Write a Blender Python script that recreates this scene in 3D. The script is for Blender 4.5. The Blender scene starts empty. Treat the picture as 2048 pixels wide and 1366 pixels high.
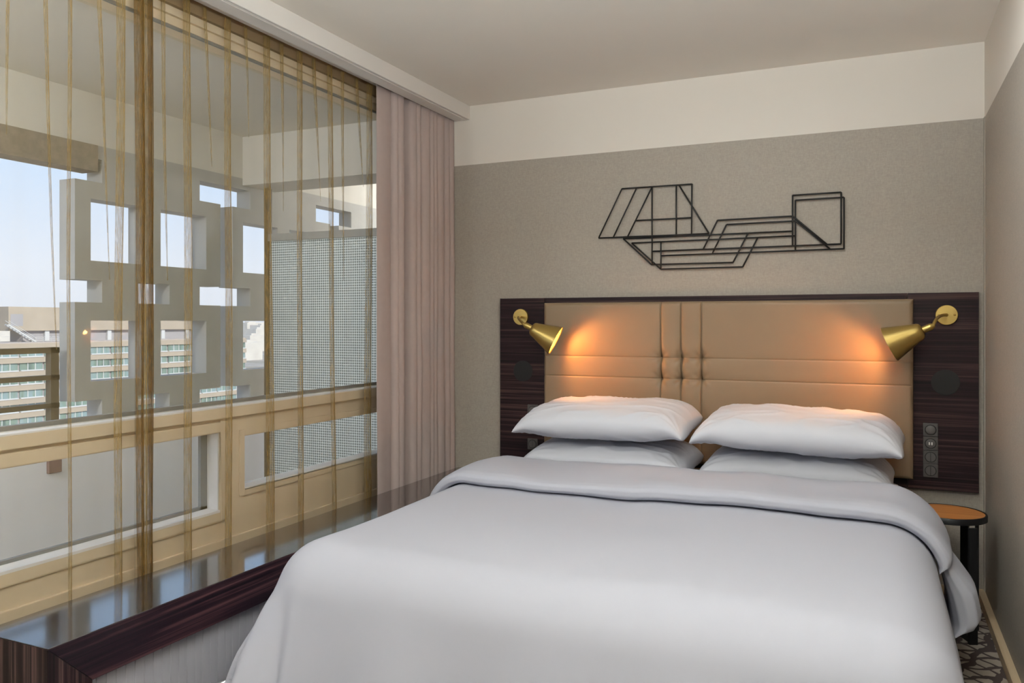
import bpy, bmesh, math, random
from mathutils import Vector, Matrix, noise
random.seed(7)
S = bpy.context.scene
COL = S.collection
PI = math.pi

# ------------------------------------------------------------------ camera
FPX = 1610.0
TH = math.atan(733.0 / FPX)
CAM_H = 1.29
cam_d = bpy.data.cameras.new('camera')
cam_d.sensor_width = 36.0
cam_d.lens = 36.0 * FPX / 2048.0
cam_d.shift_y = -38.0 / 2048.0
cam_d.clip_start = 0.02
cam_d.clip_end = 6000
cam = bpy.data.objects.new('camera', cam_d)
COL.objects.link(cam)
cam.location = (0, 0, CAM_H)
cam.rotation_euler = (PI / 2, 0, TH)
S.camera = cam

CT, ST = math.cos(TH), math.sin(TH)
def _dir(u, v):
    a = (u - 1024.0) / FPX
    return a * CT - ST, a * ST + CT, (645.0 - v) / FPX
def on_x(u, v, X):
    dx, dy, dz = _dir(u, v); t = X / dx
    return Vector((X, dy * t, CAM_H + dz * t))
def on_y(u, v, Y):
    dx, dy, dz = _dir(u, v); t = Y / dy
    return Vector((dx * t, Y, CAM_H + dz * t))

# ------------------------------------------------------------------ helpers
class MB:
    def __init__(s):
        s.v = []; s.f = []; s.sm = []
    def add(s, vs, fs, smooth=False):
        o = len(s.v)
        s.v += [Vector(p) for p in vs]
        s.f += [tuple(i + o for i in f) for f in fs]
        s.sm += [smooth] * len(fs)
        return s
    def box(s, x0, x1, y0, y1, z0, z1):
        vs = [(x, y, z) for x in (x0, x1) for y in (y0, y1) for z in (z0, z1)]
        return s.add(vs, [(0, 1, 3, 2), (4, 6, 7, 5), (0, 4, 5, 1), (2, 3, 7, 6), (0, 2, 6, 4), (1, 5, 7, 3)])
    def cells(s, ys, zs, solid, x0, x1):
        """wall in the YZ plane made of solid grid cells, thickness x0..x1"""
        ny, nz = len(ys) - 1, len(zs) - 1
        g = lambda i, j: 0 <= i < ny and 0 <= j < nz and solid(i, j)
        for i in range(ny):
            for j in range(nz):
                if not g(i, j): continue
                a, b, c, d = ys[i], ys[i + 1], zs[j], zs[j + 1]
                for x in (x0, x1):
                    s.add([(x, a, c), (x, b, c), (x, b, d), (x, a, d)], [(0, 1, 2, 3)])
                if not g(i - 1, j): s.add([(x0, a, c), (x1, a, c), (x1, a, d), (x0, a, d)], [(0, 1, 2, 3)])
                if not g(i + 1, j): s.add([(x0, b, c), (x1, b, c), (x1, b, d), (x0, b, d)], [(0, 1, 2, 3)])
                if not g(i, j - 1): s.add([(x0, a, c), (x1, a, c), (x1, b, c), (x0, b, c)], [(0, 1, 2, 3)])
                if not g(i, j + 1): s.add([(x0, a, d), (x1, a, d), (x1, b, d), (x0, b, d)], [(0, 1, 2, 3)])
        return s
    def grid(s, n, m, fn, smooth=True, close_u=False):
        vs = [fn(i / n, j / m) for i in range(n + 1) for j in range(m + 1)]
        fs = [(i * (m + 1) + j, (i + 1) * (m + 1) + j, (i + 1) * (m + 1) + j + 1, i * (m + 1) + j + 1)
              for i in range(n) for j in range(m)]
        return s.add(vs, fs, smooth)
    def tube(s, pts, r, n=12, caps=True, rad=None):
        pts = [Vector(p) for p in pts]
        rings = []; up = None
        for i, p in enumerate(pts):
            d = (pts[min(i + 1, len(pts) - 1)] - pts[max(i - 1, 0)]).normalized()
            if up is None:
                up = Vector((0, 0, 1)) if abs(d.z) < .9 else Vector((1, 0, 0))
            a = d.cross(up).normalized(); b = a.cross(d).normalized(); up = b
            rr = rad[i] if rad else r
            rings.append([p + a * rr * math.cos(2 * PI * k / n) + b * rr * math.sin(2 * PI * k / n) for k in range(n)])
        vs = [q for R in rings for q in R]
        fs = [(i * n + k, i * n + (k + 1) % n, (i + 1) * n + (k + 1) % n, (i + 1) * n + k)
              for i in range(len(pts) - 1) for k in range(n)]
        s.add(vs, fs, True)
        if caps:
            s.add(rings[0], [tuple(range(n))]); s.add(rings[-1], [tuple(range(n))])
        return s
    def bar(s, p, q, w, h, side=(0, 0, 1)):
        """rectangular bar from p to q: w across, h along `side`"""
        p, q = Vector(p), Vector(q); d = (q - p).normalized()
        b = Vector(side); b = (b - d * b.dot(d)).normalized(); a = d.cross(b)
        vs = [c + a * sx * w / 2 + b * sz * h / 2 for c in (p, q) for sx in (-1, 1) for sz in (-1, 1)]
        return s.add(vs, [(0, 1, 3, 2), (4, 6, 7, 5), (0, 4, 5, 1), (2, 3, 7, 6), (0, 2, 6, 4), (1, 5, 7, 3)])
    def lathe(s, base, axis, prof, n=48, smooth=True):
        """prof: list of (along, radius)"""
        base = Vector(base); ax = Vector(axis).normalized()
        t = Vector((0, 0, 1)) if abs(ax.z) < .9 else Vector((1, 0, 0))
        a = ax.cross(t).normalized(); b = ax.cross(a)
        vs = [base + ax * h + (a * math.cos(2 * PI * k / n) + b * math.sin(2 * PI * k / n)) * max(r, 1e-5)
              for h, r in prof for k in range(n)]
        fs = [(i * n + k, i * n + (k + 1) % n, (i + 1) * n + (k + 1) % n, (i + 1) * n + k)
              for i in range(len(prof) - 1) for k in range(n)]
        return s.add(vs, fs, smooth)
    def build(s, name, mat, parent=None, origin=None, bevel=0, weld=True, auto=None):
        if origin is None:
            if parent is not None: origin = WORLD[parent.name]
            else:
                xs = [p.x for p in s.v]; ys = [p.y for p in s.v]; zs = [p.z for p in s.v]
                origin = Vector(((min(xs) + max(xs)) / 2, (min(ys) + max(ys)) / 2, min(zs)))
        origin = Vector(origin)
        me = bpy.data.meshes.new(name)
        me.from_pydata([tuple(p - origin) for p in s.v], [], s.f)
        me.polygons.foreach_set('use_smooth', s.sm)
        if weld:
            bm = bmesh.new(); bm.from_mesh(me)
            bmesh.ops.remove_doubles(bm, verts=bm.verts, dist=1e-5)
            bmesh.ops.recalc_face_normals(bm, faces=bm.faces)
            bm.to_mesh(me); bm.free()
        me.materials.append(mat)
        o = bpy.data.objects.new(name, me); COL.objects.link(o)
        if parent is not None:
            o.parent = parent
            o.location = origin - WORLD[parent.name]
        else:
            o.location = origin
        WORLD[o.name] = origin
        if bevel:
            b = o.modifiers.new('bevel', 'BEVEL'); b.width = bevel; b.segments = 3; b.limit_method = 'ANGLE'
            b.angle_limit = math.radians(40)
        if auto:
            for p in me.polygons: p.use_smooth = True
            me.set_sharp_from_angle(angle=math.radians(auto))
        return o
WORLD = {}
def thing(name, loc, label=None, cat=None, group=None, kind=None):
    o = bpy.data.objects.new(name, None); COL.objects.link(o)
    o.empty_display_size = .05
    o.location = loc; WORLD[o.name] = Vector(loc)
    return tag(o, label, cat, group, kind)
def tag(o, label=None, cat=None, group=None, kind=None):
    if label: o['label'] = label
    if cat: o['category'] = cat
    if group: o['group'] = group
    if kind: o['kind'] = kind
    return o
def struct(o): o['kind'] = 'structure'; return o
def copy_tree(o, parent=None):
    c = o.copy(); COL.objects.link(c)
    if parent is not None: c.parent = parent
    for ch in [x for x in COL.objects if x.parent == o]: copy_tree(ch, c)
    return c

# ------------------------------------------------------------------ materials
def new_mat(name):
    m = bpy.data.materials.new(name); m.use_nodes = True
    nt = m.node_tree; b = nt.nodes['Principled BSDF']
    return m, nt, b
def N(nt, t, **kw):
    n = nt.nodes.new(t)
    for k, v in kw.items(): setattr(n, k, v)
    return n
def ramp(nt, stops, src):
    r = N(nt, 'ShaderNodeValToRGB'); el = r.color_ramp.elements
    while len(el) < len(stops): el.new(.5)
    for e, (p, c) in zip(el, stops): e.position = p; e.color = (*c, 1)
    
    if src is not None: nt.links.new(src, r.inputs[0])
    return r
def coords(nt, scale=(1, 1, 1), rot=(0, 0, 0)):
    tc = N(nt, 'ShaderNodeTexCoord'); mp = N(nt, 'ShaderNodeMapping')
    mp.inputs['Scale'].default_value = scale; mp.inputs['Rotation'].default_value = rot
    nt.links.new(tc.outputs['Object'], mp.inputs[0]); return mp.outputs[0]
def noise_n(nt, vec, scale, detail=4, rough=.6, dist=0):
    n = N(nt, 'ShaderNodeTexNoise'); n.inputs['Scale'].default_value = scale
    n.inputs['Detail'].default_value = detail; n.inputs['Roughness'].default_value = rough
    n.inputs['Distortion'].default_value = dist
    nt.links.new(vec, n.inputs['Vector']); return n.outputs[0]
def bump(nt, b, h, strength, dist=.01):
    n = N(nt, 'ShaderNodeBump'); n.inputs['Strength'].default_value = strength; n.inputs['Distance'].default_value = dist
    nt.links.new(h, n.inputs['Height']); nt.links.new(n.outputs[0], b.inputs['Normal'])
def plain(name, col, rough=.6, metal=0, var=.0, vscale=8, bmp=0, bscale=200, spec=.5):
    m, nt, b = new_mat(name)
    b.inputs['Base Color'].default_value = (*col, 1)
    b.inputs['Roughness'].default_value = rough; b.inputs['Metallic'].default_value = metal
    b.inputs['Specular IOR Level'].default_value = spec
    if var:
        v = coords(nt)
        r = ramp(nt, [(.3, tuple(c * (1 - var) for c in col)), (.7, tuple(min(1, c * (1 + var)) for c in col))], noise_n(nt, v, vscale))
        nt.links.new(r.outputs[0], b.inputs['Base Color'])
    if bmp:
        bump(nt, b, noise_n(nt, coords(nt), bscale), bmp, .002)
    return m
def wood(name, axis, dark, mid, light, rough=.35, spec=.5, freq=70):
    m, nt, b = new_mat(name)
    sc = [freq, freq, freq]; sc[axis] = .9
    v = coords(nt, tuple(sc))
    n1 = noise_n(nt, v, 1.0, 5, .65, .4)
    sc2 = [freq * .22] * 3; sc2[axis] = .35
    n2 = noise_n(nt, coords(nt, tuple(sc2)), 1.0, 3, .5, .3)
    mx = N(nt, 'ShaderNodeMath', operation='MULTIPLY_ADD')
    nt.links.new(n1, mx.inputs[0]); mx.inputs[1].default_value = .6
    ml = N(nt, 'ShaderNodeMath', operation='MULTIPLY'); nt.links.new(n2, ml.inputs[0]); ml.inputs[1].default_value = .4
    nt.links.new(ml.outputs[0], mx.inputs[2])
    r = ramp(nt, [(.36, dark), (.5, mid), (.62, light)], mx.outputs[0])
    nt.links.new(r.outputs[0], b.inputs['Base Color'])
    b.inputs['Roughness'].default_value = rough; b.inputs['Specular IOR Level'].default_value = spec
    return m

EB = ((.006, .003, .004), (.022, .010, .012), (.085, .046, .040))
M = {}
M['wood_x'] = wood('ebony_along_x', 0, *EB, rough=.5, spec=.22)
M['wood_y'] = wood('ebony_along_y', 1, (.004, .003, .006), (.016, .007, .012), (.095, .042, .048), rough=.45, spec=.25)
M['wood_z'] = wood('ebony_along_z', 2, (.005, .003, .004), (.020, .010, .012), (.13, .075, .068), rough=.45, spec=.25, freq=110)
M['bench_top'] = wood('ebony_polished', 1, (.007, .005, .006), (.016, .010, .011), (.03, .02, .02), rough=.12, spec=.9)
_bt = M['bench_top'].node_tree.nodes['Principled BSDF']
_bt.inputs['Coat Weight'].default_value = 1.0; _bt.inputs['Coat IOR'].default_value = 1.8; _bt.inputs['Coat Roughness'].default_value = .08
M['table_top'] = wood('orange_veneer', 0, (.46, .17, .045), (.55, .22, .06), (.62, .27, .085), rough=.4, freq=60)
M['maple'] = wood('pale_maple', 1, (.50, .37, .22), (.58, .44, .27), (.64, .50, .33), rough=.5, freq=40)
M['ceiling'] = plain('ceiling_paint', (.78, .73, .66), .9, var=.015, vscale=1.2)
M['wall_white'] = plain('wall_white_paint', (.74, .69, .62), .9, var=.01, vscale=2)
M['pelmet'] = plain('pelmet_paint', (.68, .64, .60), .8)
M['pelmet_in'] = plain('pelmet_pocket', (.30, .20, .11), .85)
def wallpaper(name, col):
    m, nt, b = new_mat(name)
    n1 = noise_n(nt, coords(nt, (240, 240, 60)), 1, 3, .6)
    n2 = noise_n(nt, coords(nt, (60, 60, 240)), 1, 3, .6)
    ad = N(nt, 'ShaderNodeMath', operation='ADD'); nt.links.new(n1, ad.inputs[0]); nt.links.new(n2, ad.inputs[1])
    hf = N(nt, 'ShaderNodeMath', operation='MULTIPLY'); nt.links.new(ad.outputs[0], hf.inputs[0]); hf.inputs[1].default_value = .5
    r = ramp(nt, [(.3, tuple(c * .86 for c in col)), (.7, tuple(c * 1.14 for c in col))], hf.outputs[0])
    nt.links.new(r.outputs[0], b.inputs['Base Color'])
    b.inputs['Roughness'].default_value = .62; b.inputs['Specular IOR Level'].default_value = .35
    bump(nt, b, hf.outputs[0], .25, .001)
    return m
M['paper'] = wallpaper('wallpaper_greige', (.375, .335, .285))
M['frame'] = plain('window_frame_cream', (.68, .57, .42), .5, var=.02)
M['frame_dark'] = plain('window_gasket_grey', (.18, .19, .20), .5)
M['reveal'] = plain('window_reveal_white', (.80, .80, .82), .5)
M['leather'] = plain('tan_leather', (.255, .178, .106), .45, var=.03, vscale=5, bmp=.12, bscale=420, spec=.45)
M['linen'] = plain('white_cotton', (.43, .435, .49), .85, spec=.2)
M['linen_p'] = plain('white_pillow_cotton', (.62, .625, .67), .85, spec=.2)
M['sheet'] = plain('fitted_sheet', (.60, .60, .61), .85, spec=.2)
M['bedbase'] = plain('bed_base_fabric', (.12, .10, .09), .9)
M['brass'] = plain('brushed_brass', (.56, .40, .13), .34, metal=1.0, bmp=.06, bscale=600)
M['brass_in'] = plain('brass_shade_inside', (.70, .40, .14), .45, metal=0)
M['black'] = plain('black_steel', (.006, .006, .007), .45)
M['wire'] = plain('black_wire', (.012, .012, .012), .5)
M['grille'] = plain('speaker_grille_cloth', (.018, .018, .018), .8, bmp=.3, bscale=900)
M['switch'] = plain('switch_plate_bronze', (.075, .068, .064), .4)
M['switch_face'] = plain('switch_face_bronze', (.095, .087, .083), .4)
M['switch_gap'] = plain('switch_gap_black', (.008, .008, .008), .6)
M['usb'] = plain('usb_white', (.75, .73, .70), .5)
M['radiator'] = plain('radiator_grey', (.36, .36, .40), .45)
M['chrome'] = plain('dull_chrome', (.55, .55, .57), .3, metal=1)
M['drape'] = plain('mauve_velvet', (.43, .35, .325), .8, var=.02, vscale=30, spec=.15)
M['concrete'] = plain('painted_concrete', (.47, .46, .44), .9, var=.05, vscale=6, bmp=.2, bscale=60)
M['soffit'] = plain('balcony_plaster', (.72, .68, .62), .9, var=.02, vscale=2)
M['lintel'] = plain('lintel_panel', (.30, .25, .20), .8, var=.15, vscale=25)
M['parapet'] = plain('parapet_render', (.84, .84, .90), .9, var=.02, vscale=3)
M['rail'] = plain('railing_bronze', (.13, .10, .065), .55)
M['stone'] = plain('sunlit_stone', (.40, .34, .275), .9, var=.06, vscale=.3)
M['stone_shade'] = plain('grey_recess', (.34, .33, .35), .9, var=.05, vscale=.4)
M['roofing'] = plain('gravel_roof', (.46, .40, .36), .95, var=.1, vscale=.5)
M['city'] = plain('city_render', (.60, .57, .53), .9, var=.1, vscale=.05)
M['steel'] = plain('galvanised_steel', (.55, .56, .57), .6)
M['bracket'] = plain('rusty_bracket', (.22, .14, .13), .7)

def mat_building_glass():
    m, nt, b = new_mat('green_office_glass')
    info = N(nt, 'ShaderNodeObjectInfo')
    v = coords(nt, (.9, .9, .2))
    n = noise_n(nt, v, 1.0, 2, .5)
    ad = N(nt, 'ShaderNodeMath', operation='MULTIPLY_ADD')
    nt.links.new(info.outputs['Random'], ad.inputs[0]); ad.inputs[1].default_value = .35; nt.links.new(n, ad.inputs[2])
    r = ramp(nt, [(.35, (.10, .15, .14)), (.6, (.19, .27, .23)), (.85, (.23, .32, .34))], ad.outputs[0])
    nt.links.new(r.outputs[0], b.inputs['Base Color']); b.inputs['Roughness'].default_value = .25
    return m
M['office_glass'] = mat_building_glass()

def mat_pane():
    m, nt, b = new_mat('clear_window_glass'); nt.nodes.remove(b)
    out = nt.nodes['Material Output']
    tr = N(nt, 'ShaderNodeBsdfTransparent'); tr.inputs[0].default_value = (.95, .97, .97, 1)
    gl = N(nt, 'ShaderNodeBsdfGlossy'); gl.inputs['Roughness'].default_value = .02
    lw = N(nt, 'ShaderNodeLayerWeight')
    pw = N(nt, 'ShaderNodeMath', operation='POWER'); nt.links.new(lw.outputs['Facing'], pw.inputs[0]); pw.inputs[1].default_value = 5
    fr = N(nt, 'ShaderNodeMath', operation='MULTIPLY_ADD', use_clamp=True)
    nt.links.new(pw.outputs[0], fr.inputs[0]); fr.inputs[1].default_value = .5; fr.inputs[2].default_value = .010
    mx = N(nt, 'ShaderNodeMixShader')
    nt.links.new(fr.outputs[0], mx.inputs[0]); nt.links.new(tr.outputs[0], mx.inputs[1]); nt.links.new(gl.outputs[0], mx.inputs[2])
    nt.links.new(mx.outputs[0], out.inputs[0]); return m
M['pane'] = mat_pane()

def mat_sheer(name, col, opacity, edge, streak=0):
    m, nt, b = new_mat(name); nt.nodes.remove(b)
    out = nt.nodes['Material Output']
    df = N(nt, 'ShaderNodeBsdfDiffuse'); df.inputs[0].default_value = (*col, 1)
    tl = N(nt, 'ShaderNodeBsdfTranslucent'); tl.inputs[0].default_value = (*col, 1)
    cl = N(nt, 'ShaderNodeMixShader'); cl.inputs[0].default_value = .4
    nt.links.new(df.outputs[0], cl.inputs[1]); nt.links.new(tl.outputs[0], cl.inputs[2])
    tr = N(nt, 'ShaderNodeBsdfTransparent')
    lw = N(nt, 'ShaderNodeLayerWeight'); lw.inputs[0].default_value = .35
    ma = N(nt, 'ShaderNodeMath', operation='MULTIPLY_ADD', use_clamp=True)
    nt.links.new(lw.outputs['Facing'], ma.inputs[0]); ma.inputs[1].default_value = edge; ma.inputs[2].default_value = opacity
    fac = ma.outputs[0]
    if streak:
        n = noise_n(nt, coords(nt, (500, 500, 14)), 1, 3, .6, .5)
        mr = N(nt, 'ShaderNodeMapRange'); nt.links.new(n, mr.inputs[0])
        mr.inputs[1].default_value = .3; mr.inputs[2].default_value = .7; mr.inputs[3].default_value = -streak; mr.inputs[4].default_value = streak
        ad = N(nt, 'ShaderNodeMath', operation='ADD', use_clamp=True)
        nt.links.new(fac, ad.inputs[0]); nt.links.new(mr.outputs[0], ad.inputs[1]); fac = ad.outputs[0]
    mx = N(nt, 'ShaderNodeMixShader')
    nt.links.new(fac, mx.inputs[0]); nt.links.new(tr.outputs[0], mx.inputs[1]); nt.links.new(cl.outputs[0], mx.inputs[2])
    nt.links.new(mx.outputs[0], out.inputs[0]); return m
M['sheer'] = mat_sheer('gold_voile', (.50, .38, .18), .16, .12)
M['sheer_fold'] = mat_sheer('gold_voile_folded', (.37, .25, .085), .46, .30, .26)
M['sheer_dense_shaded'] = mat_sheer('gold_voile_gathered_shaded', (.20, .115, .03), .58, .30, .25)  # gathered cloth; darker colour stands in for its backlit, unlit face

def mat_textured_glass():
    m, nt, b = new_mat('prismatic_glass')
    b.inputs['Base Color'].default_value = (.86, .91, .90, 1)
    b.inputs['Roughness'].default_value = .12
    b.inputs['Transmission Weight'].default_value = 1.0
    b.inputs['IOR'].default_value = 1.3
    tc = N(nt, 'ShaderNodeTexCoord'); sp = N(nt, 'ShaderNodeSeparateXYZ'); nt.links.new(tc.outputs['Object'], sp.inputs[0])
    def sn(out, f):
        a = N(nt, 'ShaderNodeMath', operation='MULTIPLY'); nt.links.new(out, a.inputs[0]); a.inputs[1].default_value = f
        c = N(nt, 'ShaderNodeMath', operation='SINE'); nt.links.new(a.outputs[0], c.inputs[0]); return c.outputs[0]
    ad = N(nt, 'ShaderNodeMath', operation='ADD')
    nt.links.new(sn(sp.outputs[0], 2 * PI / .016), ad.inputs[0]); nt.links.new(sn(sp.outputs[2], 2 * PI / .016), ad.inputs[1])
    bump(nt, b, ad.outputs[0], .55, .004)
    r = ramp(nt, [(.28, (.22, .25, .25)), (.62, (.95, 1.0, 1.0))], None)
    mr = N(nt, 'ShaderNodeMapRange'); nt.links.new(ad.outputs[0], mr.inputs[0]); mr.inputs[1].default_value = -2; mr.inputs[2].default_value = 2
    nt.links.new(mr.outputs[0], r.inputs[0]); nt.links.new(r.outputs[0], b.inputs['Base Color'])
    tl = N(nt, 'ShaderNodeBsdfTranslucent'); nt.links.new(r.outputs[0], tl.inputs[0])
    mx = N(nt, 'ShaderNodeMixShader'); mx.inputs[0].default_value = .55
    nt.links.new(b.outputs[0], mx.inputs[1]); nt.links.new(tl.outputs[0], mx.inputs[2])
    nt.links.new(mx.outputs[0], nt.nodes['Material Output'].inputs[0])
    return m
M['prism'] = mat_textured_glass()

def mat_carpet():
    m, nt, b = new_mat('patterned_carpet')
    def lines(rot, f, th):
        v = coords(nt, (1, 1, 1), (0, 0, rot)); s = N(nt, 'ShaderNodeSeparateXYZ'); nt.links.new(v, s.inputs[0])
        nz = noise_n(nt, coords(nt), 7, 2)
        a = N(nt, 'ShaderNodeMath', operation='MULTIPLY_ADD'); nt.links.new(s.outputs[0], a.inputs[0]); a.inputs[1].default_value = f; nt.links.new(nz, a.inputs[2])
        fr = N(nt, 'ShaderNodeMath', operation='FRACT'); nt.links.new(a.outputs[0], fr.inputs[0])
        lt = N(nt, 'ShaderNodeMath', operation='LESS_THAN'); nt.links.new(fr.outputs[0], lt.inputs[0]); lt.inputs[1].default_value = th
        return lt.outputs[0]
    l1 = lines(.35, 9, .26); l2 = lines(1.05, 13, .22); l3 = lines(-.75, 17, .2)
    mx = N(nt, 'ShaderNodeMath', operation='MAXIMUM'); nt.links.new(l1, mx.inputs[0]); nt.links.new(l2, mx.inputs[1])
    mx2 = N(nt, 'ShaderNodeMath', operation='MAXIMUM'); nt.links.new(mx.outputs[0], mx2.inputs[0]); nt.links.new(l3, mx2.inputs[1])
    r = ramp(nt, [(0, (.40, .34, .28)), (1, (.075, .055, .05))], mx2.outputs[0])
    nt.links.new(r.outputs[0], b.inputs['Base Color']); b.inputs['Roughness'].default_value = .95
    bump(nt, b, noise_n(nt, coords(nt), 400, 2), .4, .004)
    return m
M['carpet'] = mat_carpet()
def mat_emit(name, col, s):
    m, nt, b = new_mat(name)
    b.inputs['Base Color'].default_value = (*col, 1)
    b.inputs['Emission Color'].default_value = (*col, 1); b.inputs['Emission Strength'].default_value = s
    return m
BULB_S = 430.0
M['bulb'] = mat_emit('warm_bulb', (1.0, .47, .13), BULB_S)
def mat_ground():
    m, nt, b = new_mat('distant_city_ground')
    n = noise_n(nt, coords(nt, (.006, .02, .01)), 1, 6, .7)
    r = ramp(nt, [(.35, (.26, .24, .18)), (.5, (.38, .33, .28)), (.62, (.46, .44, .42))], n)
    nt.links.new(r.outputs[0], b.inputs['Base Color']); b.inputs['Roughness'].default_value = 1
    return m
M['ground'] = mat_ground()

# ------------------------------------------------------------------ room shell
YB, XR, XW, HC = 4.33, .45, -2.53, 2.60      # back wall, right wall, window plane, ceiling
YN = -2.70                                    # wall behind the camera
ZP = 2.244                                    # top of the wallpaper
struct(MB().box(-2.75, XR + .12, YN - .1, YB + .12, -.1, 0).build('floor', M['carpet']))
struct(MB().box(-2.75, XR + .12, YN - .1, YB + .12, HC, HC + .12).build('ceiling', M['ceiling']))
w = MB().box(-2.75, XR + .12, YB, YB + .12, 0, ZP).build('wall_back', M['paper']); struct(w)
struct(MB().box(-2.75, XR + .12, YB, YB + .12, ZP, HC).build('wall_back_upper', M['wall_white']))
struct(MB().box(XR, XR + .12, YN - .1, YB, 0, ZP).build('wall_right', M['paper']))
struct(MB().box(XR, XR + .12, YN - .1, YB, ZP, HC).build('wall_right_upper', M['wall_white']))
struct(MB().box(-2.65, XW, YN - .1, .55, 0, HC).build('wall_left', M['paper']))
# wall behind the camera, with an opening added for fill light
wn = MB()
for b in ((-2.65, -2.3, 0, HC), (-.1, XR, 0, HC), (-2.3, -.1, 0, .5), (-2.3, -.1, 2.3, HC)):
    wn.box(b[0], b[1], YN - .1, YN, b[2], b[3])
struct(wn.build('wall_near', M['wall_white']))
fr = MB()
for b in ((-2.3, -2.22, .5, 2.3), (-.18, -.1, .5, 2.3), (-2.22, -.18, .5, .58), (-2.22, -.18, 2.22, 2.3), (-1.24, -1.16, .58, 2.22)):
    fr.box(b[0], b[1], YN - .09, YN - .02, b[2], b[3])
struct(fr.build('added_rear_window', M['frame']))  # unseen window frame added around the rear fill light
struct(MB().box(XR - .028, XR, YN, YB, 0, .045).build('baseboard_right', M['maple'], bevel=.002))
struct(MB().box(.14, XR - .028, YB - .018, YB, 0, .045).build('baseboard_back', M['maple']))
struct(MB().box(XR - .004, XR, YB - .03, YB, .045, ZP).build('trim_1', M['paper']))

# pelmet running over the window
pl = MB()
pl.box(-2.275, -2.25, YN, YB, 2.516, HC)
pl.box(-2.35, -2.275, YN, YB, 2.516, 2.54)
struct(pl.build('trim_2', M['pelmet'], bevel=.003))
struct(MB().box(-2.35, -2.345, YN, YB, 2.54, HC).build('trim_3', M['pelmet_in']))

# ------------------------------------------------------------------ window
WY0, WY1 = .55, YB
win = thing('window_1', (XW, 2.4, 0), kind='structure')
ys = [WY0, .62, 2.578, 2.721, 3.95, WY1]
zs = [0, .50, .565, .793, .826, .93, 2.446, HC]
def solid(i, j):
    y = (ys[i] + ys[i + 1]) / 2; z = (zs[j] + zs[j + 1]) / 2
    if .62 < y < 2.578 and .50 < z < .826: return False
    if 2.721 < y < 3.95 and .565 < z < .793: return False
    if y > .62 and y < 4.28 and .93 < z < 2.446: return False
    return True
MB().cells(ys, zs, solid, XW - .09, XW).build('frame', M['frame'], win)
# stepped head rails, sill ledge and lower apron board
MB().box(XW, XW + .010, .62, 4.3, 2.457, 2.484).build('head_rail', M['frame'], win)
MB().box(XW, XW + .016, .62, 4.3, 2.495, 2.524).build('head_rail', M['frame'], win)
MB().box(XW, XW + .020, .62, 4.3, 2.534, 2.60).build('head_board', M['pelmet_in'], win)
MB().box(XW - .002, XW + .006, .62, 4.3, 2.445, 2.457).build('gasket', M['frame_dark'], win)
sl = MB().box(XW, XW + .022, WY0, WY1, .885, .932).build('sill_ledge', M['frame'], win, bevel=.004)
# casement round the large lower pane: raised border with soft corners
cs = MB()
c0, c1, d0, d1 = .62, 2.578, .50, .826
def border(y0, y1, z0, z1, w, x0, x1):
    m = MB()
    m.box(x0, x1, y0 - w, y0, z0 - w, z1 + w); m.box(x0, x1, y1, y1 + w, z0 - w, z1 + w)
    m.box(x0, x1, y0, y1, z0 - w, z0); m.box(x0, x1, y0, y1, z1, z1 + w)
    return m
border(c0 - .02, c1, d0, d1, .045, XW, XW + .012).build('casement', M['frame'], win, bevel=.006)
border(2.721, 3.95, .565, .793, .03, XW, XW + .006).build('casement', M['frame'], win, bevel=.003)
MB().box(XW, XW + .014, WY0, WY1, .05, .374).build('apron_board', M['frame'], win, bevel=.003)
# white reveals and sashes
rv = MB()
rv.box(XW - .085, XW - .001, 2.570, 2.577, .501, .825).box(XW - .085, XW + .013, .63, 2.57, .492, .502)
rv.build('reveal', M['reveal'], win)
MB().box(XW - .085, XW + .006, 2.722, 3.95, .558, .567).build('reveal', M['reveal'], win)
MB().box(XW - .03, XW + .022, .62, 4.28, .9305, .936).build('reveal', M['reveal'], win)
sg = MB()
sg.box(XW - .075, XW - .06, 2.535, 2.570, .502, .825).box(XW - .075, XW - .06, .63, 2.57, .502, .515)
sg.box(XW - .075, XW - .055, .62, 4.28, .936, .952)
sg.build('sash_seal', M['frame_dark'], win)
MB().box(XW - .070, XW - .066, .62, 2.578, .50, .826).build('pane', M['pane'], win)
MB().box(XW - .070, XW - .066, 2.721, 3.95, .565, .793).build('pane', M['pane'], win)
MB().box(XW - .070, XW - .066, .62, 4.28, .93, 2.446).build('pane', M['pane'], win)

# ------------------------------------------------------------------ sheers
XS = -2.438
XR_ = XS - .032
ZT, ZB = 2.555, .10
sheer_l = thing('sheer_curtain', (XS, 1.4, ZB), 'left golden sheer voile curtain, from photo left edge to the dark bundle of folds', 'curtain', 'golden sheer curtains')
sheer_r = thing('sheer_curtain', (XS, 3.0, ZB), 'right golden sheer voile curtain, from the dark bundle of folds to the mauve drape', 'curtain', 'golden sheer curtains')
def yS(u, X=XS): return on_x(u, 600, X).y
def sheet(parent, y0, y1, x):
    def fn(a, b):
        y = y0 + (y1 - y0) * a; z = ZB + (ZT - ZB) * b
        return (x + .006 * math.sin(y * 21) * (.4 + .6 * b) + .004 * math.sin(y * 47 + 1.3), y, z)
    MB().grid(120, 8, fn).build('voile', M['sheer'], parent, weld=False)
ymid = yS(287)
sheet(sheer_l, .75, ymid + .012, XS)
sheet(sheer_r, ymid - .012, yS(752, XR_), XR_)
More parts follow.
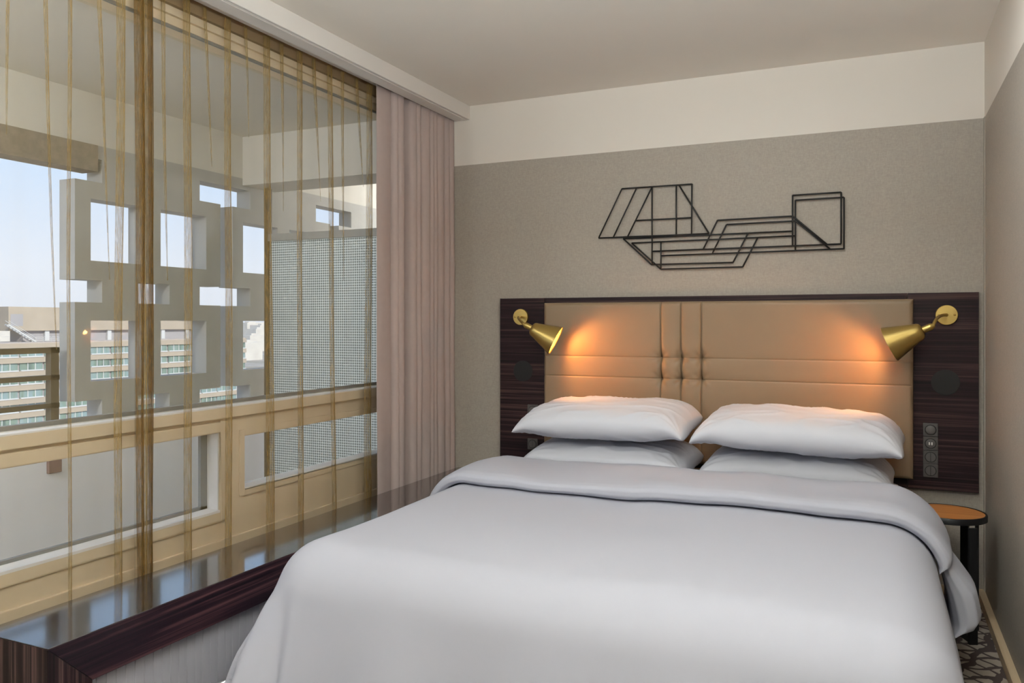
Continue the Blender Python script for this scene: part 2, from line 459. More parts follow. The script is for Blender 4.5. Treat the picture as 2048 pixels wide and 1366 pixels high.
def fold(parent, u_top, u_bot, w_top, w_bot, z0=ZB, z1=ZT, x=XS + .004, depth=.012, mat='sheer_fold', seed=0):
    """one pleat: a flattened sleeve of cloth standing off the voile, u positions seen at its top and bottom"""
    y_t, y_b = yS(u_top, x), yS(u_bot, x)
    def fn(a, b):
        z = z0 + (z1 - z0) * b
        yc = y_b + (y_t - y_b) * b + .004 * math.sin(z * 3.1 + seed) * min(1, (1 - b) * 3)
        w = w_bot + (w_top - w_bot) * b
        w *= 1 - .15 * math.sin(b * 3 + seed)
        ph = PI * a
        return (x + depth * min(1, w / .02) * math.sin(ph) ** .6, yc - w / 2 * math.cos(ph), z)
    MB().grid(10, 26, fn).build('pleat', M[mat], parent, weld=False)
bands_l = [(139, 137, .014, .012), (241, 233, .030, .034)]
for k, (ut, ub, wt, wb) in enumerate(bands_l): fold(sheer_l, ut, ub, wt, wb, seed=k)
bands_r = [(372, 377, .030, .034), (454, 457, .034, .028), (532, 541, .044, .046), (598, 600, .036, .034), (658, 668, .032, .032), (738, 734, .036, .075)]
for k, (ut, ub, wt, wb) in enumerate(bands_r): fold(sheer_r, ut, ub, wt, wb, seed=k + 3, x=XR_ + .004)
# thin tapered pleats that run out part of the way down: (u top, u end, v at end)
for k, (ut, ue, ve, wt) in enumerate([(18, 15, 270, .016), (85, 113, 700, .018), (192, 221, 560, .018)]):
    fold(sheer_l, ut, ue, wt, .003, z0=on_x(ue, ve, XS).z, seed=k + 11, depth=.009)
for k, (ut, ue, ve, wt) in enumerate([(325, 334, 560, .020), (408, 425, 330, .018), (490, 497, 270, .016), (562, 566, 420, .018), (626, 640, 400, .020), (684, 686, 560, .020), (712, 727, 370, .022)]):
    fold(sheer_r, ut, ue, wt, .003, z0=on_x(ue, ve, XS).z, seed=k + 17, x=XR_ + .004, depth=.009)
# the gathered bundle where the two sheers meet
fold(sheer_l, 275, 280, .030, .022, seed=2, depth=.022, mat='sheer_dense_shaded')
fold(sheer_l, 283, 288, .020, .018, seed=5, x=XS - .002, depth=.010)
fold(sheer_r, 295, 299, .034, .020, seed=4, depth=.012, x=XR_ + .004, mat='sheer_dense_shaded')
fold(sheer_r, 299, 302, .018, .012, seed=8, x=XR_, depth=.012, mat='sheer_dense_shaded')

# ------------------------------------------------------------------ heavy drape
dr = thing('drape', (-2.39, 3.92, .12), 'floor-length mauve drape gathered in tight folds beside the headboard wall', 'curtain')
def drape_path():
    pts = []
    y0, y1 = on_x(749, 600, -2.385).y, YB - .006
    # first broad flat leading edge, then tight folds
    n = 420
    for i in range(n + 1):
        a = i / n; y = y0 + (y1 - y0) * a
        k = min(1, max(0, (a - .16) / .05))
        ph = PI * (a * 11.3 + .35 * math.sin(a * 9) + .26 * math.sin(a * 27))
        dep = .78 + .22 * math.sin(a * 41)
        x = k * (-2.347 - .15 * dep * (1 - abs(math.sin(ph)) ** .55)) + (1 - k) * (-2.425 + .078 * (.80 - 14 * (a - .08) ** 2))
        ysh = -.0125 * k * math.sin(2 * ph)
        pts.append((x, min(y1, y + ysh), a))
    return pts
dp = drape_path()
def drape_fn(a, b):
    i = min(len(dp) - 1, int(round(a * (len(dp) - 1))))
    x, y, q = dp[i]
    z = .12 + (2.54 - .12) * b
    k = .85 + .15 * math.cos(b * PI * .5)
    wob = .010 * noise.noise(Vector((q * 9, z * 1.1, 3))) * (1 - .7 * b)
    return (max(-2.498, min(-2.337, -2.386 + (x + 2.385) * k + wob)), y, z)
d = MB().grid(len(dp) - 1, 40, drape_fn).build('cloth', M['drape'], dr, weld=False)
so = d.modifiers.new('thick', 'SOLIDIFY'); so.thickness = .003; so.offset = 0
MB().box(-2.40, -2.37, 3.52, YB - .01, 2.54, 2.56).build('heading_tape', M['drape'], dr)
tr_ = MB().box(-2.46, -2.425, .7, YB - .01, 2.562, 2.585).box(-2.40, -2.365, .7, YB - .01, 2.562, 2.585)
tag(tr_.build('curtain_track', M['pelmet']), 'pale double curtain rail in the pocket above the curtains', 'curtain rail')

# ------------------------------------------------------------------ bench along the window
BX0, BX1, BY0, BY1, BZ, BTH = -2.33, -2.037, 1.455, YB - .002, .41, .138
bench = thing('window_bench', (-2.18, 2.9, 0), 'long dark ebony window bench with glossy top and mitred end', 'bench')
def prism_yz(x0, x1, poly):
    m = MB(); n = len(poly)
    vs = [(x0, y, z) for y, z in poly] + [(x1, y, z) for y, z in poly]
    m.add(vs, [tuple(range(n)), tuple(range(n, 2 * n))] + [(i, (i + 1) % n, n + (i + 1) % n, n + i) for i in range(n)])
    return m
prism_yz(BX0, BX1, [(BY0 + .0015, BZ - .003), (BY0 + BTH, BZ - BTH), (BY1, BZ - BTH), (BY1, BZ - .003)]).build('front_board', M['wood_y'], bench, bevel=.0008)
MB().box(BX0, BX1, BY0 + .001, BY1, BZ - .003, BZ).build('top', M['bench_top'], bench, bevel=.001)
prism_yz(BX0, BX1, [(BY0, BZ - .003), (BY0 + BTH - .0015, BZ - BTH), (BY0 + BTH - .0015, 0), (BY0, 0)]).build('end_panel', M['wood_z'], bench, bevel=.0008)

rad = thing('radiator', (-2.1, 2.9, 0), 'low grey ribbed radiator panel under the window bench', 'radiator')
rb = MB()
rb.box(-2.16, -2.0815, BY0 + BTH + .002, 4.1, .035, .268)
y = BY0 + BTH + .01
while y < 4.08:
    rb.box(-2.082, -2.079, y, y + .024, .04, .264); y += .034
rb.build('panel', M['radiator'], rad, bevel=.002)
pp = MB().tube([(-2.05, 1.95, .05), (-2.05, 4.0, .05)], .011, 10).tube([(-2.05, 1.95, .05), (-2.085, 1.95, .05)], .011, 10).tube([(-2.05, 4.0, .05), (-2.085, 4.0, .05)], .011, 10)
for yy in (2.1, 3.0, 3.9): pp.box(-2.062, -2.038, yy - .01, yy + .01, 0, .045)
pp.build('pipe', M['chrome'], rad)

# ------------------------------------------------------------------ headboard
hb = thing('headboard', (-.8, YB, .497), 'wide dark ebony headboard with tan leather pad behind the pillows', 'headboard')
YF = YB - .03
XL, XRr = -2.035, .424
Z0h, Z1h = .497, 1.431
xl2, xr2 = -1.775, .150
MB().box(XL, -1.752, YF, YB - .001, Z0h, Z1h).build('side_panel', M['wood_x'], hb, bevel=.001)
MB().box(.128, XRr, YF, YB - .001, Z0h, Z1h).build('side_panel', M['wood_x'], hb, bevel=.001)
MB().box(-1.750, .126, YF + .004, YB - .001, Z0h, Z1h).build('center_panel', M['wood_x'], hb, bevel=.001)
# leather pad as a height field
PZ0, PZ1 = .545, 1.402
xl2 = on_y(1087, 640, YF - .045).x; xr2 = on_y(1827, 700, YF - .045).x
VS = [on_y(1321, 700, YF - .05).x, on_y(1361.5, 700, YF - .05).x, on_y(1402, 700, YF - .05).x]
HS = [1.102, .990]
def gs(d, w): return math.exp(-(d / w) ** 2)
def pad_h(x, z):
    h = .05
    e = min(x - xl2, xr2 - x, z - PZ0, PZ1 - z)
    r = .022
    if e < r: h -= r - math.sqrt(max(0, r * r - (r - e) ** 2))
    for hz in HS:
        h -= .0028 * gs(z - hz, .0032) + .0018 * gs(z - hz, .02)
    dz = min(abs(z - q) for q in HS)
    mid = HS[1] < z < HS[0]
    for vx in VS:
        k = .35 + .65 * math.exp(-dz / .10) if not mid else .9
        if z < HS[1]: k *= .75
        h -= k * (.016 * gs(x - vx, .0035) + .007 * gs(x - vx, .016))
        for hz in HS:
            dd = math.hypot(x - vx, z - hz)
            h -= .010 * gs(dd, .012) + .013 * gs(dd, .034)
            an = math.atan2(z - hz, x - vx)
            h += .0016 * math.sin(an * 7 + vx * 30) * gs(dd - .035, .022)
    # soft puff between the vertical seams
    if VS[0] < x < VS[2]: h += .006 * abs(math.sin((x - VS[0]) / (VS[1] - VS[0]) * PI))
    h += .0009 * noise.noise(Vector((x * 9, z * 9, 1)))
    return h
gx = [xl2]
nb = 60
for i in range(1, nb + 1): gx.append(xl2 + (VS[0] - .07 - xl2) * i / nb)
n2 = 150
for vx in VS: gx += [vx + o for o in (-.006, -.0045, -.003, -.0015, 0, .0015, .003, .0045, .006)]
for i in range(1, n2 + 1): gx.append(VS[0] - .07 + (VS[2] + .07 - VS[0] + .07) * i / n2)
for i in range(1, nb + 1): gx.append(VS[2] + .07 + (xr2 - VS[2] - .07) * i / nb)
for e in (.002, .005, .009, .014, .02): gx += [xl2 + e, xr2 - e]
gx = sorted(set(gx))
gz = sorted(set([PZ0 + (PZ1 - PZ0) * i / 130 for i in range(131)] + [q + o for q in HS for o in (-.006, -.004, -.002, 0, .002, .004, .006)]
                + [PZ0 + e for e in (.002, .005, .009, .014)] + [PZ1 - e for e in (.002, .005, .009, .014)]))
pm = MB()
vs = [(x, YF - pad_h(x, z), z) for x in gx for z in gz]
m_ = len(gz)
pm.add(vs, [(i * m_ + j, (i + 1) * m_ + j, (i + 1) * m_ + j + 1, i * m_ + j + 1) for i in range(len(gx) - 1) for j in range(m_ - 1)], True)
for i in range(len(gx) - 1):
    for j in (0, m_ - 1):
        a, b = vs[i * m_ + j], vs[(i + 1) * m_ + j]
        pm.add([a, b, (b[0], YF, b[2]), (a[0], YF, a[2])], [(0, 1, 2, 3)], True)
for j in range(m_ - 1):
    for i in (0, len(gx) - 1):
        a, b = vs[i * m_ + j], vs[i * m_ + j + 1]
        pm.add([a, b, (b[0], YF, b[2]), (a[0], YF, a[2])], [(0, 1, 2, 3)], True)
pm.build('leather_pad', M['leather'], hb)
for u, v in ((1046, 742), (1891, 765)):
    c = on_y(u, v, YF)
    MB().lathe(c, (0, -1, 0), [(-.002, .0605), (.0015, .0605), (.002, .058), (.0025, 0)], 64).build('speaker_grille', M['grille'], hb)

# ------------------------------------------------------------------ switches and sockets
def plate(px, pz, kind, label, cat, group=None):
    t = thing('light_switch' if kind in ('rocker', 'split') else 'power_outlet', (px, YF, pz), label, cat, group)
    h = .0315
    MB().box(px - h, px + h, YF - .008, YF, pz - h, pz + h).build('plate', M['switch'], t, bevel=.002)
    MB().lathe((px, YF - .008, pz), (0, -1, 0), [(-.001, .0245), (.0006, .0245), (.0006, .0215), (-.001, .0215)], 48).build('ring', M['switch_gap'], t)
    if kind == 'rocker':
        MB().lathe((px, YF - .008, pz), (0, -1, 0), [(-.001, .0215), (.003, .0215), (.004, .0195), (.0042, 0)], 48).build('button', M['switch_face'], t)
    elif kind == 'split':
        for s in (-1, 1):
            n = 24
            pts = [(px + s * .0012, pz - .0212)] + [(px + s * (.0012 + .0203 * math.cos(a)), pz + .0212 * math.sin(a)) for a in [(-PI / 2 + PI * k / n) for k in range(n + 1)]] + [(px + s * .0012, pz + .0212)]
            m = MB()
            m.add([(x, YF - .0116, z) for x, z in pts], [tuple(range(len(pts)))])
            k = len(pts)
            m.add([(x, YF - .0116, z) for x, z in pts] + [(x, YF - .006, z) for x, z in pts], [(i, (i + 1) % k, k + (i + 1) % k, k + i) for i in range(k)])
            m.build('button', M['switch_face'], t)
        MB().box(px - .0012, px + .0012, YF - .0086, YF - .007, pz - .021, pz + .021).build('gap', M['switch_gap'], t)
    elif kind == 'usb':
        MB().lathe((px, YF - .008, pz), (0, -1, 0), [(-.001, .0215), (.002, .0215), (.0028, .0195), (.003, 0)], 48).build('insert', M['switch_face'], t)
        for s in (-1, 1):
            MB().box(px + s * .0055 - .0028, px + s * .0055 + .0028, YF - .0125, YF - .010, pz - .0065, pz + .0065).build('usb_port', M['usb'], t)
    return t
pL = on_y(1066, 819, YF)
plate(pL.x, .782, 'rocker', 'square bronze switch with round button under left speaker on headboard', 'switch')
plate(pL.x, .586, 'split', 'square bronze double switch half hidden behind the left pillow', 'switch')
pR = on_y(1861, 858, YF)
plate(pR.x, .781, 'rocker', 'topmost switch with one plain round button in the right column of four', 'switch', 'column of square plates on the right of the headboard')
plate(pR.x, .7165, 'usb', 'second plate from the top, with two white charging ports, in right column', 'outlet', 'column of square plates on the right of the headboard')
plate(pR.x, .652, 'split', 'third switch from the top with split button, right under the charging ports', 'switch', 'column of square plates on the right of the headboard')
plate(pR.x, .5875, 'split', 'lowest switch with split button in the right column of four', 'switch', 'column of square plates on the right of the headboard')

# ------------------------------------------------------------------ wall lamps
def sconce(ros, knee, small, axis, label, L=.152, R=.083):
    t = thing('wall_lamp', ros, label, 'lamp', 'brass reading lamps')
    ax = Vector(axis).normalized(); ros = Vector(ros); knee = Vector(knee); small = Vector(small)
    MB().lathe(ros, (0, -1, 0), [(0, 0), (0, .0475), (.010, .0475), (.013, .0455), (.0135, 0)], 64).build('wall_plate', M['brass'], t, auto=35)
    for s in (-1, 1):
        MB().lathe(ros + Vector((s * .033, -.0135, 0)), (0, -1, 0), [(0, .005), (.002, .0045), (.0028, 0)], 16).build('screw', M['brass'], t)
    sock0 = small - ax * .045
    # bent arm: straight out of the plate, over the knee and down into the socket
    p0 = ros + Vector((0, -.012, 0)); pts = []
    c1 = knee + Vector((0, .0, .0)); 
    for i in range(25):
        s = i / 24
        a, b, c = (1 - s) ** 2, 2 * s * (1 - s), s * s
        pts.append(p0 * a + c1 * b * 1.0 + sock0 * c)
    MB().tube(pts, .0072, 14).build('arm', M['brass'], t)
    MB().lathe(sock0 - ax * .006, ax, [(0, .0085), (.008, .0115), (.014, .0150), (.020, .0160), (.05, .0160)], 32).build('socket', M['brass'], t)
    ro = [(.0, .012), (.0015, .026), (.006, .033), (.014, .038), (.03, .0425), (L, R)]
    sh = MB().lathe(small, ax, ro + [(L, R - .002), (.03, .0405), (.014, .036), (.006, .030), (.003, .014)], 72)
    sh.build('shade', M['brass'], t, auto=50)
    inn = MB().lathe(small, ax, [(L - .004, R - .0045), (.03, .0395), (.016, .035), (.009, .028), (.007, .002)], 72)
    inn.build('shade_lining', M['brass_in'], t)
    bl = MB()
    bl.lathe(small + ax * .05, ax, [(.0, .0)] + [(.028 - .028 * math.cos(PI * k / 14), .021 * math.sin(PI * k / 14)) for k in range(1, 14)] + [(.056, 0)], 24)
    bl.build('bulb', M['bulb'], t)
rl = on_y(1042.5, 634, YF); rr = on_y(1893, 630, YF)
sconce(rl, on_y(1030, 633, 4.06), on_y(1062.7, 656, 4.05), (.87, .21, -.46), 'left brass reading lamp with its shade tilted down to the right')
sconce(rr, on_y(1874, 628, 4.07), on_y(1846, 660, 4.06), (-.87, .10, -.42), 'right brass reading lamp with its shade tilted down to the left')

# ------------------------------------------------------------------ wire wall art
SEG = [((67,487),(247,106)),((247,106),(788,70)),((788,70),(785,466)),((67,487),(920,453)),((180,482),(360,100)),((290,478),(478,95)),
((480,93),(480,692)),((667,78),(667,471)),((687,77),(920,453)),((355,352),(782,330)),((257,492),(1560,434)),((257,492),(475,692)),
((322,526),(1586,470)),((322,526),(548,728)),((548,517),(548,728)),((482,590),(1940,533)),((548,624),(1962,570)),((475,692),(1105,676)),
((548,728),(1180,710)),((1105,676),(1220,452)),((1180,710),(1295,486)),((875,573),(985,350)),((945,607),(1055,383)),((985,350),(1566,318)),
((1055,383),(1588,355)),((1566,157),(1941,133)),((1566,157),(1565,545)),((1941,133),(1940,533)),((1587,195),(1963,172)),((1587,195),(1587,582)),
((1963,172),(1962,570)),((1566,318),(1830,535)),((1588,355),(1855,572))]
art = thing('wall_sculpture', on_y(1440, 455, YB), 'black wire line sculpture hung on the wall above the headboard', 'wall art')
wa = MB()
YA = YB - .014
for p, q in SEG:
    a = on_y(p[0] / 3.864 + 1180, p[1] / 3.864 + 350, YA); b = on_y(q[0] / 3.864 + 1180, q[1] / 3.864 + 350, YA)
    wa.tube([a, b], .0042, 8)
wa.build('wire_frame', M['wire'], art)
for p in ((247, 106), (788, 70), (475, 692), (1962, 570), (1566, 157)):
    a = on_y(p[0] / 3.864 + 1180, p[1] / 3.864 + 350, YA)
    MB().tube([a, (a.x, YB, a.z)], .003, 8).build('standoff', M['wire'], art)

# ------------------------------------------------------------------ bed
bed = thing('bed', (-.80, 3.2, 0), 'large double bed with white mattress standing against the headboard', 'bed')
MB().box(-1.66, .06, 2.12, 4.23, .10, .30).build('base', M['bedbase'], bed, bevel=.02)
for x in (-1.55, -.05):
    for y in (2.25, 4.1):
        MB().lathe((x, y, 0), (0, 0, 1), [(0, .0), (0, .03), (.10, .03), (.1, 0)], 24).build('leg', M['black'], bed)
MB().box(-1.70, .106, 2.08, 4.245, .30, .535).build('mattress', M['sheet'], bed, bevel=.05)

CX, HX, YFT = -.80, .815, 2.13
RB, ZTOP = .17, .585
def cloth_pt(s, t, h=0.0, seed=0.0, flare=0.0):
    """s across from centre, t = world y on the flat cloth; wraps over mattress sides and foot"""
    ex = max(0, abs(s) - HX); ey = max(0, YFT - t)
    sx = 1 if s > 0 else -1
    L = max(ex, ey)
    bx = CX + sx * min(abs(s), HX); by = max(t, YFT)
    wr = 0.0
    if L <= 0:
        z = ZTOP + h
        nx = (s) / HX; 
        z += .018 * noise.noise(Vector((s * 1.6, t * 1.6, seed))) + .006 * noise.noise(Vector((s * 5, t * 4, seed + 4)))
        return Vector((bx, by, z))
    if ex >= ey: ph = PI / 4 * (ey / ex)
    else: ph = PI / 2 - PI / 4 * (ex / ey)
    corner = math.sin(2 * ph)
    am = math.radians(80 - 14 * corner)
    if ph > PI / 4: am = math.radians(78 - 12 * corner)
    r = RB
    al = L / r
    if al < am:
        ho = (r + h) * math.sin(al); z = ZTOP - r + (r + h) * math.cos(al)
    else:
        rest = L - r * am
        ho = (r + h) * math.sin(am) + rest * math.cos(am) + flare * min(rest, .16) * (1 if s > 0 else 0); z = ZTOP - r + (r + h) * math.cos(am) - rest * math.sin(am)
        hang = min(1, rest / .25)
        per = (t * 1.0 if ex >= ey else s * 1.0) + ph * .5
        ho += hang * (.022 * noise.noise(Vector((per * 4.5, z * .8, seed + 9))) + .02 * math.sin(per * 7 + seed) * (.4 + corner))
    k = max(0, 1 - al / am)
    z += k * (.018 * noise.noise(Vector((s * 1.6, t * 1.6, seed))) + .006 * noise.noise(Vector((s * 5, t * 4, seed + 4))))
    return Vector((bx + sx * ho * math.cos(ph), by - ho * math.sin(ph), z))
duv = thing('duvet', (CX, 2.9, ZTOP), 'plain white duvet spread over the bed and hanging over its foot', 'duvet')
LD = .62
S0, S1 = -(HX + LD), HX + LD
T0, T1 = YFT - LD, 3.62
def duv_fn(a, b): return cloth_pt(S0 + (S1 - S0) * a, T0 + (T1 - T0) * b)
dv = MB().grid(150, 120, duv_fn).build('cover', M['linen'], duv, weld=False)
sd = dv.modifiers.new('thick', 'SOLIDIFY'); sd.thickness = .012; sd.offset = -1
# turned-down top of the duvet: a closed roll in section, lying across the bed
SEC_O = [(3.20, .0), (3.12, .001), (3.085, .005), (3.072, .018), (3.073, .036), (3.085, .046), (3.11, .053), (3.16, .057), (3.25, .060), (3.36, .062), (3.46, .061), (3.54, .055), (3.60, .043), (3.635, .022), (3.645, .0), (3.64, -.03)]
def turn_fn_factory(sec, Ls, fl, puff):
    def fn(a, b):
        i = b * (len(sec) - 1); k = min(int(i), len(sec) - 2); f = i - k
        y = sec[k][0] * (1 - f) + sec[k + 1][0] * f; h = sec[k][1] * (1 - f) + sec[k + 1][1] * f
        e = -1 + 2 * a
        s = e * (HX + Ls)
        y += .006 * math.sin(s * 3.1 + 1) + .018 * noise.noise(Vector((s * 2.2, 5, 1))) + .006 * noise.noise(Vector((s * 7, 2, 1)))
        h *= 1 + .25 * noise.noise(Vector((s * 3, y * 4, 7)))
        over = abs(s) - HX - RB * 1.15
        if over > 0: h *= 1 + puff * min(1, over / .13)
        cap = max(0, (abs(e) - .955) / .045)
        h *= math.sqrt(max(0, 1 - cap * cap))
        y += .10 * max(0, abs(s) - HX - .12) * (1 if s < 0 else -.25)
        p = cloth_pt(s, y, h + .004, 0, fl)
        return p
    return fn
MB().grid(130, 60, turn_fn_factory(SEC_O, .24, .06, .35)).build('turn_down', M['linen'], duv, weld=False)
SEC_I = [(3.24, .003), (3.16, .004), (3.12, .008), (3.105, .016), (3.115, .026), (3.16, .032), (3.25, .034), (3.38, .034), (3.50, .030), (3.58, .02), (3.60, .003)]
tu = MB().grid(130, 50, turn_fn_factory(SEC_I, .46, .02, 1.9)).build('turn_down', M['linen'], duv, weld=False)

# ------------------------------------------------------------------ pillows
def pillow_mesh(hx, hy, T, seed):
    m = MB(); n1, n2 = 120, 76
    def mk(sg):
        def fn(a, b):
            u = -1 + 2 * a; v = -1 + 2 * b
            # denser towards the rim
            u = math.copysign(abs(u) ** .85, u) if abs(u) > 0 else 0
            v = math.copysign(abs(v) ** .85, v) if abs(v) > 0 else 0
            x = hx * u * (1 - .035 * (1 - v * v) * abs(u) ** 3)
            y = hy * v * (1 - .05 * (1 - u * u) * abs(v) ** 3)
            e = max(0, (1 - abs(u) ** 3.6)) * max(0, (1 - abs(v) ** 3.0))
            z = sg * T / 2 * e ** .48
            ck = 1 - .035 * (abs(u) * abs(v)) ** 5; x *= ck; y *= ck
            rim = 1 - e
            wr = noise.noise(Vector((x * 7 + seed, y * 7, sg * 3 + seed)))
            wr2 = noise.noise(Vector((x * 3 + y * 9 + seed, y * 3 - x * 5, seed)))
            z += sg * e ** .4 * (.006 * wr + .007 * wr2 * rim)
            ang = math.atan2(abs(v) * hy - hy, abs(u) * hx - hx)
            cd = math.hypot(abs(u) * hx - hx, abs(v) * hy - hy)
            z += sg * e ** .5 * .006 * math.sin(ang * 16 + seed * (1 if u > 0 else 2)) * math.exp(-(cd / .16) ** 2)
            rg = 1 - abs(noise.noise(Vector((x * 5 + y * 6 + seed, y * 11 - x * 3, seed + 3))))
            z += sg * e ** .5 * .010 * (rg ** 5 - .3)
            z += 0 + .010 * rim ** 6 * noise.noise(Vector((x * 6, y * 6, seed)))
            return Vector((x, y, z))
        return fn
    m.grid(n1, n2, mk(1)); m.grid(n1, n2, mk(-1))
    return m
def place_pillow(cx, cy, cz, hx, hy, T, seed, tilt, roll, yaw, label):
    m = pillow_mesh(hx, hy, T, seed)
    R = Matrix.Rotation(yaw, 4, 'Z') @ Matrix.Rotation(tilt, 4, 'X') @ Matrix.Rotation(roll, 4, 'Y')
    m.v = [R @ p + Vector((cx, cy, cz)) for p in m.v]
    # cloth sags: outer corners droop a little
    for p in m.v:
        ex = abs(p.x - cx) / hx
        if ex > .75: p.z -= .05 * (ex - .75) / .25 * (ex - .75) / .25
    o = m.build('pillow', M['linen_p'], None, origin=(cx, cy, cz - T / 2))
    return tag(o, label, 'pillow', 'white pillows stacked on the bed')
place_pillow(-1.23, 3.94, .626, .425, .26, .145, 1.3, math.radians(3), 0, 0, 'lower left white pillow, squashed under the left one on top')
place_pillow(-.35, 3.94, .626, .425, .26, .145, 5.1, math.radians(3), 0, math.radians(-1), 'lower right white pillow, squashed under the right one on top')
place_pillow(-1.238, 3.90, .810, .435, .28, .17, 9.7, math.radians(4), math.radians(-1), math.radians(1), 'upper left white pillow lying on the left stack')
place_pillow(-.336, 3.89, .803, .45, .28, .17, 14.2, math.radians(4), math.radians(1), math.radians(-2), 'upper right white pillow lying on the right stack')

# ------------------------------------------------------------------ bedside table
tb = thing('side_table', (.262, 3.87, 0), 'small round bedside table with orange wood top and black legs', 'table')
c = Vector((.262, 3.872, .465)); r = .152
MB().lathe(c, (0, 0, 1), [(0, 0), (0, r), (.022, r), (.025, r - .002), (.025, r - .008), (.021, r - .009), (.021, 0)], 72).build('tray_rim', M['black'], tb, auto=35)
MB().lathe(c + Vector((0, 0, .020)), (0, 0, 1), [(0, 0), (0, r - .0095), (.0035, r - .0095), (.004, 0)], 72).build('table_top', M['table_top'], tb, auto=35)
hub = Vector((.262, 3.895, .012))
for a, (x, y) in enumerate(((.344, 3.70), (.377, 3.895), (.345, 4.045))):
    lg = MB()
    dirv = Vector((x - hub.x, y - hub.y, 0)).normalized()
    lg.bar((x, y, 0), (x, y, .466), .034, .012, side=dirv)
    lg.bar(hub, (x, y, .012), .014, .024)
    lg.build('leg', M['black'], tb, bevel=.001)
MB().lathe(hub - Vector((0, 0, .012)), (0, 0, 1), [(0, 0), (0, .012), (.024, .012), (.024, 0)], 24).build('foot', M['black'], tb)

# ------------------------------------------------------------------ balcony
XI = -3.70; XO = XI - .115
struct(MB().box(-4.0, -2.62, -1, 9, -.15, -.03).build('floor_balcony', M['concrete']))
struct(MB().box(-4.0, -2.62, -1, 9, 2.475, 2.72).build('ceiling_balcony', M['soffit']))
struct(MB().box(XO, XI, -1, 9, 2.211, 2.475).build('wall_balcony_upper', M['soffit']))
struct(MB().box(XO, XI + .004, -1, 2.92, 2.074, 2.211).build('trim_4', M['lintel']))
struct(MB().box(XO, XI, 2.92, 9, 2.14, 2.211).build('wall_balcony_band', M['concrete']))
struct(MB().box(XO, XI, -1, 9, -.03, .79).build('wall_parapet', M['parapet']))
struct(MB().box(-2.66, -2.62, YB + .12, 9, -.1, 2.7).build('wall_facade', M['soffit']))
struct(MB().box(-2.66, -2.62, -1, .55, -.1, 2.7).build('wall_facade_near', M['soffit']))
struct(MB().box(XI, -2.62, 3.97, 4.27, 2.166, 2.475).build('trim_5', M['soffit']))
def lattice(y0, label):
    ysl = [y0, y0 + .09, y0 + .157, y0 + .383, y0 + .415, y0 + .535, y0 + .598, y0 + .823, y0 + .875, y0 + .99]
    zsl = [.79, .888, .985, 1.30, 1.394, 1.51, 1.61, 1.93, 2.02, 2.14]
    def sol(i, j):
        y = (ysl[i] + ysl[i + 1]) / 2 - y0; z = (zsl[j] + zsl[j + 1]) / 2
        stub = .157 < y < .383 or .598 < y < .823
        if z > 2.02: return .157 < y < .823
        if z < .888 or 1.394 < z < 1.51: return stub
        hole = (.09 < y < .415 or .535 < y < .875)
        if .985 < z < 1.30 or 1.61 < z < 1.93: return not hole
        return True
    o = MB().cells(ysl, zsl, sol, XO, XI).build('lattice_block', M['concrete'])
    return tag(o, label, 'screen wall', 'concrete lattice blocks of the balcony')
lattice(2.79, 'grey concrete lattice block with square holes beside the balcony railing')
lattice(3.884, 'second grey concrete lattice block from the railing, running behind the textured glass')
lattice(4.978, 'third concrete lattice block, beyond the textured glass screen')
rl_ = thing('balcony_railing', (XI - .06, 1.6, .79), 'dark bronze balcony railing with three bars at the left of lattice', 'railing')
for z, hh in ((1.152, .028), (1.016, .024), (.876, .024)):
    MB().box(XI - .085, XI - .045, -.9, 2.74, z - hh / 2, z + hh / 2).build('rail', M['rail'], rl_)
for y in (2.715, 1.2):
    MB().box(XI - .085, XI - .045, y - .022, y + .022, .60, 1.166).build('post', M['rail'], rl_)
b1 = on_x(114, 932, XI + .03)
MB().box(XI, XI + .02, b1.y - .035, b1.y + .035, b1.z - .035, b1.z + .035).build('bracket', M['bracket'], rl_, bevel=.004)
# glass divider between balconies
pt = thing('balcony_divider', (-3.1, 4.11, -.03), 'textured glass balcony divider in a grey metal frame', 'glass screen')
PY = 4.11; zt = 1.862; pxl = -3.60
MB().box(pxl, -2.64, PY - .02, PY + .02, zt - .045, zt).build('rail', M['concrete'], pt)
MB().box(pxl, -2.64, PY - .02, PY + .02, -.03, .02).build('rail', M['concrete'], pt)
MB().box(pxl - .03, pxl, PY - .02, PY + .02, -.03, 2.16).build('post', M['rail'], pt)
MB().box(pxl, -2.64, PY - .004, PY + .004, .02, zt - .045).build('pane', M['prism'], pt)

# ------------------------------------------------------------------ office building across the street
ob = thing('office_building', (-172, 141, -45), 'long sunlit office block with ribbon windows opposite the balcony', 'building')
XF = -170.0
Y0o, Y1o = 92.0, 184.0
ZR = CAM_H - 4.6                      # roof parapet top
MB().box(XF - 16, XF, Y0o, Y1o, -45, ZR - 1.25 - 6 * 3.0).build('lower_block', M['stone'], ob)
FH = 3.0
for k in range(6):
    zt_ = ZR - 1.25 - k * FH          # top of this window band
    MB().box(XF - 16, XF, Y0o, Y1o, zt_, zt_ + 1.25 if k else ZR).build('spandrel', M['stone'], ob)
    MB().box(XF - 16, XF - .6, Y0o, Y1o, zt_ - 1.75, zt_).build('core', M['stone_shade'], ob)
    nb_ = 16; pw = (Y1o - Y0o) / nb_
    for q in range(nb_):
        a = Y0o + q * pw + .25; b = a + pw - .5
        wdw = MB()
        wdw.box(XF - .5, XF - .35, a, b, zt_ - 1.75, zt_)
        o = wdw.build('window', M['office_glass'], ob)
        mu = MB()
        for s in (1, 2): mu.box(XF - .35, XF - .22, a + (b - a) * s / 3 - .08, a + (b - a) * s / 3 + .08, zt_ - 1.75, zt_)
        mu.box(XF - .35, XF + .1, a, b, zt_ - 1.82, zt_ - 1.55)
        mu.build('mullion', M['steel'], o)
